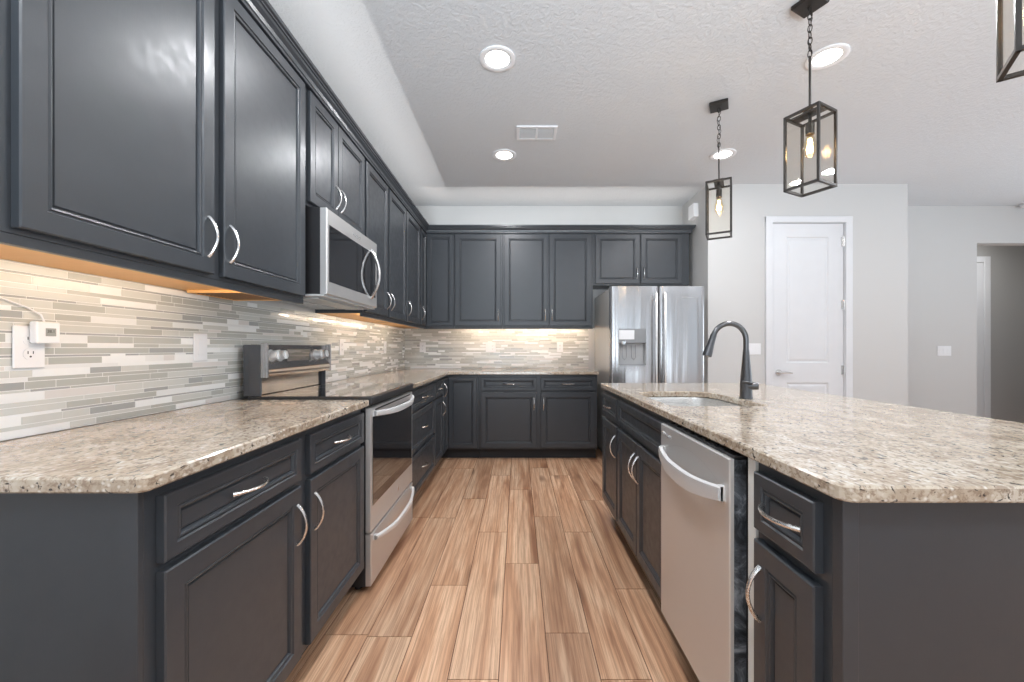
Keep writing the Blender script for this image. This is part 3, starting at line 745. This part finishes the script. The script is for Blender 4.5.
# dispenser recess
bm = NB(); hx0, hx1, hz0, hz1 = hole
zc = 1.205
rect_loops(bm, [(hx0, hx1, hz0, zc, 0.000), (hx0 + 0.004, hx1 - 0.004, hz0 + 0.004, zc, 0.004), (hx0 + 0.012, hx1 - 0.012, hz0 + 0.010, zc - 0.004, 0.055)], fill=False)
r = [bm.verts.new(q) for q in ((hx0 + 0.012, 0.055, hz0 + 0.010), (hx1 - 0.012, 0.055, hz0 + 0.010), (hx1 - 0.012, 0.055, zc - 0.004), (hx0 + 0.012, 0.055, zc - 0.004))]; bm.faces.new(r)
dp = obj('dispenser', bm, M['lgrey_plastic'], t)
bm = NB(); box(bm, hx0, hx1, -0.003, 0.02, zc, hz1, 0.003); obj('control_panel', bm, M['grey_plastic'], dp)
bm = NB(); box(bm, hx0 + 0.002, hx0 + 0.150, -0.0055, -0.0032, zc + 0.035, zc + 0.125, 0.001); obj('display', bm, M['white_plastic'], dp, label='white lit control display')
for x in (hx0 + 0.060, hx0 + 0.150):
    bm = NB(); tube(bm, [(x - 0.02, 0.03, hz0 + 0.20), (x - 0.02, 0.02, hz0 + 0.08), (x, 0.016, hz0 + 0.06), (x + 0.02, 0.02, hz0 + 0.08), (x + 0.02, 0.03, hz0 + 0.20)], 0.004, 8); obj('paddle', bm, M['grey_plastic'], dp, True)
bm = NB(); cyl(bm, (hx0 + 0.045, 0.018, zc + 0.01), (0, -0.3, -1), 0.03, 0.03, 20, 0.022); obj('spout', bm, M['chrome'], dp, True)
bm = NB(); box(bm, hx0 + 0.010, hx1 - 0.010, 0.0, 0.055, hz0 + 0.004, hz0 + 0.012); obj('drip_tray', bm, M['grey_plastic'], dp)
for d, x in ((d1, SP - 0.042), (d2, SP + 0.042)):
    bm = NB(); box(bm, x - 0.011, x + 0.011, -0.058, -0.036, 0.32, 1.69, 0.006, seg=2)
    for z in (0.36, 1.63): box(bm, x - 0.009, x + 0.009, -0.037, 0.012, z, z + 0.03)
    obj('handle', bm, M['nickel'], d, True)
text_obj('lettering', 'Whirlpool', 0.036, M['chrome'], d2, Matrix.Translation((FW - 0.145, -0.0010, 1.650)) @ FRONT, 0.001)

# ================================================================== ISLAND
XI = 0.595; RI = -PI / 2        # faces -x; local x runs towards -y
DI = 0.60; id0, id1 = 0.14, 0.692
dk = dict(rz=RI, D=DI, z0=0, z1=ZT)
def isl(label, yfar, W, fronts, hollow=False): return cabinet('base_cabinet', label, 'cabinet', (XI, yfar, 0), RI, W, DI, 0, ZT, fronts, hollow=hollow)
isl('charcoal island base cabinet with one door and one drawer at the end near the fridge', 2.775, 0.425, [('drawer', 0.014, 0.411, wz0, wz1, ('h',)), ('door', 0.014, 0.411, id0, id1, ('top', 'r'))])
isl('charcoal double-door island cabinet under the sink with a blank drawer front', 2.349, 0.770, [('false_drawer_front', 0.012, 0.758, wz0, wz1, None), ('door', 0.012, 0.382, id0, id1, ('top', 'r')), ('door', 0.388, 0.758, id0, id1, ('top', 'l'))], True)
isl('narrow charcoal island base cabinet beside the dishwasher at the near end of the island', 1.000, 0.236, [('drawer', 0.012, 0.214, wz0, wz1, ('h',)), ('door', 0.012, 0.214, id0, id1, ('top', 'l'))])
# end and back panels
t = thing('island_panel', 'plain dark charcoal panel closing the near end of the island below the granite', 'panel', (XI, 0.740, 0))
bm = NB(); box(bm, -0.002, 0.70, 0.0, 0.022, 0.0, ZT - 0.001, 0.001); box(bm, -0.003, 0.026, -0.004, 0.0, 0.0, ZT - 0.001, 0.001); obj('end_panel', bm, M['cab'], t)
bm = NB(); box(bm, DI + 0.002, 0.70, 0.023, 2.035, 0.0, ZT - 0.001, 0.001); obj('back_panel', bm, M['cab'], t)
# filler beside the dishwasher
bm = NB(); box(bm, XI - 0.006, XI + 0.30, 1.003, 1.035, 0.11, ZT - 0.001, 0.001); tag(obj('filler_strip', bm, simple('primed_white', (0.72, 0.72, 0.69, 1), 0.5)), 'unpainted pale filler strip between dishwasher and narrow island cabinet', 'filler strip')
# dishwasher
DWX = 0.556; DY0, DY1 = 1.062, 1.572; DWW = DY1 - DY0
t = thing('dishwasher', 'stainless steel dishwasher with curved pocket handle built into the island', 'dishwasher', (DWX + 0.045, DY1, 0), RI)
bm = NB(); box(bm, 0.004, DWW - 0.004, 0.0, 0.52, 0.06, 0.850); obj('tub', bm, M['black'], t)
bm = NB(); box(bm, 0.006, DWW - 0.006, 0.06, 0.09, 0.0, 0.13); obj('toe_kick', bm, M['toe'], t)
bm = NB(); box(bm, 0.001, DWW - 0.001, -0.032, -0.0005, 0.135, 0.863); 
for f in bm.faces: f.material_index = 1
rect_loops(bm, [(0, DWW, 0.133, 0.865, -0.033), (0, DWW, 0.133, 0.865, -0.042), (0.003, DWW - 0.003, 0.136, 0.862, -0.045)])
door = obj('door', bm, [M['steel_dw'], M['galv']], t)
# arched pocket behind the handle
bm = NB(); N = 18; A = []; B = []
for i in range(N + 1):
    s = i / N; x = 0.03 + (DWW - 0.06) * s; k = math.sin(PI * s)
    A.append(bm.verts.new((x, -0.0452, 0.770 + 0.055 * k ** 0.8))); B.append(bm.verts.new((x, -0.0452 + 0.018 * k, 0.768 - 0.004 * k)))
for i in range(N): bm.faces.new((A[i], A[i + 1], B[i + 1], B[i]))
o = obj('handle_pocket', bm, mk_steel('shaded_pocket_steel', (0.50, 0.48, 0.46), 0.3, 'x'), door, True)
bar_handle(door, 0.028, DWW - 0.022, 0.765, 0.022, 0.036, 0.012, 0.056, y=-0.045)
text_obj('lettering', 'Whirlpool', 0.022, M['chrome'], door, Matrix.Translation((0.060, -0.0455, 0.832)) @ FRONT)
bm = NB(); box(bm, 0.004, DWW - 0.004, -0.03, 0.02, 0.866, 0.872); 
for k in range(8): box(bm, 0.04 + k * 0.055, 0.06 + k * 0.055, -0.028, -0.012, 0.8725, 0.876)
obj('control_strip', bm, M['black'], t)
# countertop with sink cut-out
hole = rrect(0.645, 1.055, 1.690, 2.255, (0.055, 0.025, 0.12, 0.12), 8)
bm = NB(); slab(bm, rrect(0.570, 1.640, 0.708, 2.805, (0.03, 0.03, 0.03, 0.03)), 0.884, 0.914, hole=hole)
tag(obj('countertop', bm, M['granite']), 'large granite island countertop with sink cut-out', 'countertop')
# sink bowl
t = thing('sink', 'undermount stainless sink set in the island countertop', 'sink', (0.8325, 1.9725, 0.68))
bm = NB(); cxs, cys = 0.8325, 1.9725
def ringp(off, z):
    return [bm.verts.new((x - cxs, y - cys, z - 0.68)) for x, y in rrect(0.645 - off, 1.055 + off, 1.690 - off, 2.255 + off, [max(0.01, q + off) for q in (0.055, 0.025, 0.12, 0.12)], 8)]
R = [ringp(0.012, 0.8815), ringp(0.001, 0.8815), ringp(-0.006, 0.86), ringp(-0.014, 0.74), ringp(-0.03, 0.705), ringp(-0.10, 0.698)]
for a, b in zip(R, R[1:]):
    for i in range(len(a)): bm.faces.new((a[i], a[(i + 1) % len(a)], b[(i + 1) % len(a)], b[i]))
bm.faces.new(R[-1]); obj('bowl', bm, mk_steel('sink_steel', (0.62, 0.61, 0.59), (0.28, 0.6), 'x'), t, True)
bm = NB(); lathe(bm, [(0.045, 0.0185), (0.045, 0.0215), (0.038, 0.0215), (0.03, 0.019)]); obj('drain', bm, M['chrome'], t, True)
# faucet
t = thing('faucet', 'dark gunmetal gooseneck pull-down faucet behind the island sink', 'faucet', (1.098, 1.945, 0.914))
bm = NB(); lathe(bm, [(0.030, 0.0), (0.030, 0.006), (0.0275, 0.012), (0.0265, 0.06), (0.024, 0.11), (0.017, 0.19), (0.0135, 0.235)], n=24); obj('body', bm, M['gun'], t, True)
bm = NB(); pts = [(0, 0, 0.225), (0, 0, 0.262)]
for i in range(17):
    a = PI * i / 16 * 0.90; pts.append((-0.080 + 0.080 * math.cos(a), -0.0, 0.281 + 0.080 * math.sin(a)))
tube(bm, pts, 0.0125, 14); ex, ez = pts[-1][0], pts[-1][2]; obj('spout', bm, M['gun'], t, True)
a = PI * 0.90; dx, dz = -math.sin(a), math.cos(a)
L_ = math.hypot(dx, dz); dx /= L_; dz /= L_
bm = NB(); hp = [(ex + dx * s, 0, ez + dz * s) for s in (-0.002, 0.02, 0.05, 0.085, 0.105, 0.108)]
tube(bm, hp, [0.0140, 0.0148, 0.0165, 0.0205, 0.0215, 0.018], 16); obj('spray_head', bm, M['gun'], t, True)
bm = NB(); cyl(bm, (0.0, -0.01, 0.062), (0.92, -0.38, 0), 0.0185, 0.046, 20, 0.0175); tube(bm, [(0.02, -0.02, 0.072), (-0.012, -0.04, 0.080), (-0.055, -0.06, 0.086)], [0.008, 0.0065, 0.0055], 8)
obj('lever_handle', bm, M['gun'], t, True)

# ================================================================== CEILING THINGS
def pendant(label, x, y, rot):
    t = thing('pendant_light', label, 'pendant light', (x, y, ZC), rot, 'lantern pendants over the island')
    zt, zb = -0.545, -0.912; hw = 0.074; b = 0.0058
    bm = NB(); box(bm, -0.058, 0.058, -0.058, 0.058, -0.022, -0.0005, 0.004); obj('canopy', bm, M['bronze'], t)
    # chain
    bm = NB(); z = -0.022; k = 0
    while z > -0.275:
        pts = []
        for i in range(14):
            a = 2 * PI * i / 14; u = 0.0095 * math.cos(a); v_ = 0.019 * math.sin(a)
            pts.append((u, 0, z - 0.016 + v_) if k % 2 == 0 else (0, u, z - 0.016 + v_))
        tube(bm, pts, 0.0024, 6, closed=True); z -= 0.0305; k += 1
    obj('chain', bm, M['bronze'], t, True)
    bm = NB(); pts = [(0.012 * math.sin(i * 1.1), 0.012 * math.cos(i * 0.9), -0.02 - i * 0.023) for i in range(12)]; tube(bm, pts, 0.002, 6); obj('cord', bm, M['bronze'], t, True)
    bm = NB(); cyl(bm, (0, 0, -0.270), (0, 0, -1), 0.0055, 0.270, 12); obj('rod', bm, M['bronze'], t, True)
    bm = NB()
    for sx in (-1, 1):
        for sy in (-1, 1): box(bm, sx * hw - b, sx * hw + b, sy * hw - b, sy * hw + b, zb, zt, 0.001)
    for z in (zt - 2 * b, zb):
        for s in (-1, 1):
            box(bm, -hw, hw, s * hw - b, s * hw + b, z, z + 2 * b); box(bm, s * hw - b, s * hw + b, -hw, hw, z, z + 2 * b)
    box(bm, -0.03, 0.03, -hw, hw, zt - 0.004, zt + 0.004); box(bm, -0.022, 0.022, -0.022, 0.022, zt, zt + 0.018, 0.002)
    obj('frame', bm, M['bronze'], t)
    for q in range(4):
        bm = NB(); g = hw; a0, a1 = -hw + b, hw - b
        if q == 0: box(bm, a0, a1, -g - 0.0015, -g + 0.0015, zb + 2 * b, zt - 2 * b)
        if q == 1: box(bm, a0, a1, g - 0.0015, g + 0.0015, zb + 2 * b, zt - 2 * b)
        if q == 2: box(bm, -g - 0.0015, -g + 0.0015, a0, a1, zb + 2 * b, zt - 2 * b)
        if q == 3: box(bm, g - 0.0015, g + 0.0015, a0, a1, zb + 2 * b, zt - 2 * b)
        obj('glass_pane', bm, M['pane'], t)
    bm = NB(); cyl(bm, (0, 0, zt), (0, 0, -1), 0.008, 0.05, 12); cyl(bm, (0, 0, zt - 0.045), (0, 0, -1), 0.019, 0.055, 20); obj('socket', bm, M['bronze'], t, True)
    bm = NB(); zz = zt - 0.10
    lathe(bm, [(0.013, zz), (0.015, zz - 0.012), (0.024, zz - 0.035), (0.030, zz - 0.062), (0.0285, zz - 0.085), (0.018, zz - 0.105), (0.004, zz - 0.112)], n=20); bl = obj('bulb', bm, M['bulb'], t, True)
    bm = NB()
    for q in range(6):
        a = q * PI / 3; tube(bm, [(0.006 * math.cos(a), 0.006 * math.sin(a), zz - 0.02), (0.013 * math.cos(a + 0.5), 0.013 * math.sin(a + 0.5), zz - 0.085)], 0.0013, 5)
    obj('filament', bm, M['filament'], bl)
    l = bpy.data.lights.new('bulb_glow', 'POINT'); l.energy = 1.6; l.color = (1, 0.72, 0.42); l.shadow_soft_size = 0.02
    lo = bpy.data.objects.new('bulb_glow', l); COL.objects.link(lo); lo.parent = t; lo.location = (0, 0, zz - 0.055)
    return t
pendant('black metal and glass box pendant hanging farthest away, near the fridge', 1.388, 2.79, math.radians(-29))
pendant('black metal and glass box pendant hanging over the middle of the island', 1.420, 1.965, math.radians(27))
pendant('black metal and glass box pendant cut by the top right corner, nearest the camera', 1.405, 1.064, math.radians(-38))

def downlight(label, x, y, pw=15):
    t = thing('recessed_light', label, 'ceiling light', (x, y, ZC), 0, 'recessed ceiling lights')
    bm = NB(); N = 32; R = []
    for r, z in ((0.105, -0.0005), (0.105, -0.006), (0.098, -0.009), (0.078, -0.007), (0.070, -0.004)):
        R.append([bm.verts.new((r * math.cos(2 * PI * k / N), r * math.sin(2 * PI * k / N), z)) for k in range(N)])
    for a, b in zip(R, R[1:]):
        for k in range(N): bm.faces.new((a[k], a[(k + 1) % N], b[(k + 1) % N], b[k]))
    obj('trim_ring', bm, M['white_plastic'], t, True)
    bm = NB(); cyl(bm, (0, 0, -0.0042), (0, 0, 1), 0.071, 0.003, 32); obj('lens', bm, M['lens'], t)
    area_light('downlight_glow', (0, 0, -0.012), (0, 0, 0), 0.13, 0.13, pw, (0.96, 0.97, 1.0), t, shape='DISK')
downlight('lit recessed ceiling light above the aisle, nearer the camera than the vent', -0.12, 2.35)
downlight('lit recessed ceiling light above the aisle, beyond the vent', -0.12, 3.52)
downlight('lit recessed ceiling light behind the middle pendant chain', 1.786, 2.335)
downlight('lit recessed ceiling light behind the farthest pendant rod', 1.78, 3.51, 5)
for x, y in ((-0.12, 1.1), (1.78, 1.1), (-0.12, -0.4), (1.78, -0.4), (4.2, 2.0), (4.2, 0.0), (5.9, 1.0), (5.6, 3.6)):
    pass
# air vent
t = thing('air_vent', 'white slatted air vent in the ceiling above the aisle', 'vent', (0.145, 3.155, ZC))
bm = NB(); W2, D2 = 0.155, 0.10
for (a, b, c_, d) in ((-W2, W2, -D2, -D2 + 0.025), (-W2, W2, D2 - 0.025, D2), (-W2, -W2 + 0.022, -D2 + 0.025, D2 - 0.025), (W2 - 0.022, W2, -D2 + 0.025, D2 - 0.025), (-0.008, 0.008, -D2 + 0.025, D2 - 0.025)): box(bm, a, b, c_, d, -0.010, -0.0005, 0.001)
obj('frame', bm, M['white_plastic'], t)
bm = NB(); box(bm, -W2 + 0.01, W2 - 0.01, -D2 + 0.01, D2 - 0.01, -0.0012, -0.0006); obj('backing', bm, M['dgrey'], t)
for k in range(9):
    bm = NB(); y = -D2 + 0.034 + k * 0.0165
    v8 = [bm.verts.new(q) for q in ((-W2 + 0.02, y, -0.0015), (W2 - 0.02, y, -0.0015), (W2 - 0.02, y + 0.006, -0.008), (-W2 + 0.02, y + 0.006, -0.008))]
    v9 = [bm.verts.new((q.co.x, q.co.y + 0.0015, q.co.z)) for q in v8]
    bm.faces.new(v8); bm.faces.new(v9)
    for i in range(4): bm.faces.new((v8[i], v8[(i + 1) % 4], v9[(i + 1) % 4], v9[i]))
    obj('slat', bm, M['lgrey_plastic'], t)
# smoke detector at the right edge
t = thing('smoke_detector', 'round white smoke detector on the ceiling at the right edge', 'smoke detector', (5.93, 4.70, ZC - 0.0005))
bm = NB(); lathe(bm, [(0.06, 0.0), (0.062, -0.012), (0.055, -0.03), (0.03, -0.038)], n=28); t2 = obj('housing', bm, M['white_plastic'], t, True)
# door chime
bm = NB(); box(bm, XS - 0.055, XS - 0.0005, 4.36, 4.50, 2.575, 2.725, 0.006, seg=2)
tag(obj('door_chime', bm, M['white_plastic']), 'white box-shaped door chime on the side wall above the fridge', 'door chime')

# ================================================================== OUTLETS AND SWITCHES
def plate(name, label, cat, loc, rz, kind, gangs=1, group=None):
    t = thing(name, label, cat, loc, rz, group)
    w_ = 0.036 + 0.023 * (gangs - 1); bm = NB(); box(bm, -w_, w_, -0.006, -0.0002, -0.058, 0.058, 0.002); obj('cover_plate', bm, M['white_plastic'], t)
    for g in range(gangs):
        cx = (g - (gangs - 1) / 2) * 0.046
        k = kind if isinstance(kind, str) else kind[g]
        if k == 'outlet':
            for s in (-1, 1):
                bm = NB(); cyl(bm, (cx, -0.0062, s * 0.0195), (0, -1, 0), 0.0165, 0.0015, 20)
                so = obj('socket', bm, M['white_plastic'], t)
                bm = NB()
                for dx_ in (-0.006, 0.006): box(bm, cx + dx_ - 0.001, cx + dx_ + 0.001, -0.0082, -0.0078, s * 0.0195 + 0.000, s * 0.0195 + 0.008)
                cyl(bm, (cx, -0.0077, s * 0.0195 - 0.007), (0, -1, 0), 0.0025, 0.0005, 10); obj('slots', bm, M['black'], so)
        else:
            bm = NB(); box(bm, cx - 0.0165, cx + 0.0165, -0.0085, -0.0062, -0.033, 0.033, 0.001); obj('rocker', bm, M['white_plastic'], t)
    return t
XT = XW + 0.0085; YT = YB - 0.0085
plate('wall_outlet', 'white outlet on the mosaic backsplash at far left, holding the plug-in monitor', 'outlet', (XT, 1.104, 1.160), RL, 'outlet', 1)
plate('wall_switch', 'white switch plate on the left backsplash between plug-in monitor and stove', 'switch', (XT, 1.700, 1.160), RL, 'switch', 1)
plate('wall_outlet', 'white plate on the left backsplash just beyond the stove', 'outlet', (XT, 3.06, 1.162), RL, 'outlet', 1)
plate('wall_outlet', 'white plate on the left backsplash close to the back corner', 'outlet', (XT, 4.06, 1.162), RL, 'outlet', 1)
plate('wall_outlet', 'leftmost white plate on the back wall backsplash', 'outlet', (-1.128, YT, 1.165), 0, 'outlet')
plate('wall_outlet', 'middle, double-width white plate on the back wall backsplash', 'outlet', (-0.322, YT, 1.165), 0, ['switch', 'outlet'], 2)
plate('wall_outlet', 'rightmost white plate on the back wall backsplash, nearest the fridge', 'outlet', (0.495, YT, 1.165), 0, 'outlet')
plate('wall_switch', 'white double switch beside the pantry door, seen past the faucet', 'switch', (2.43, YP - 0.0003, 1.147), 0, 'switch', 2)
plate('wall_switch', 'white triple switch on the wall near the hall opening', 'switch', (5.05, YB - 0.0003, 1.122), 0, 'switch', 3)
# plug-in monitor
t = thing('plug_in_monitor', 'small white plug-in monitor with grey display and thin white cable in the left outlet', 'monitor', (XT, 1.128, 1.200), RL)
bm = NB(); box(bm, -0.029, 0.029, -0.030, -0.0085, -0.030, 0.030, 0.004, seg=2); b0 = obj('housing', bm, M['white_plastic'], t)
bm = NB(); box(bm, -0.008, 0.017, -0.0308, -0.0302, -0.010, 0.012); sc = obj('display', bm, M['lcd'], b0, label='grey display')
text_obj('digits', '38.1', 0.011, M['black'], b0, Matrix.Translation((0.0045, -0.0311, 0.003)) @ FRONT, 0.0001)
bm = NB(); tube(bm, [(0.004, -0.012, 0.030), (0.0, -0.008, 0.05), (-0.03, -0.004, 0.068), (-0.09, -0.004, 0.088), (-0.16, -0.004, 0.085), (-0.26, -0.004, 0.06)], 0.0022, 8); obj('cable', bm, M['white_plastic'], t, True)
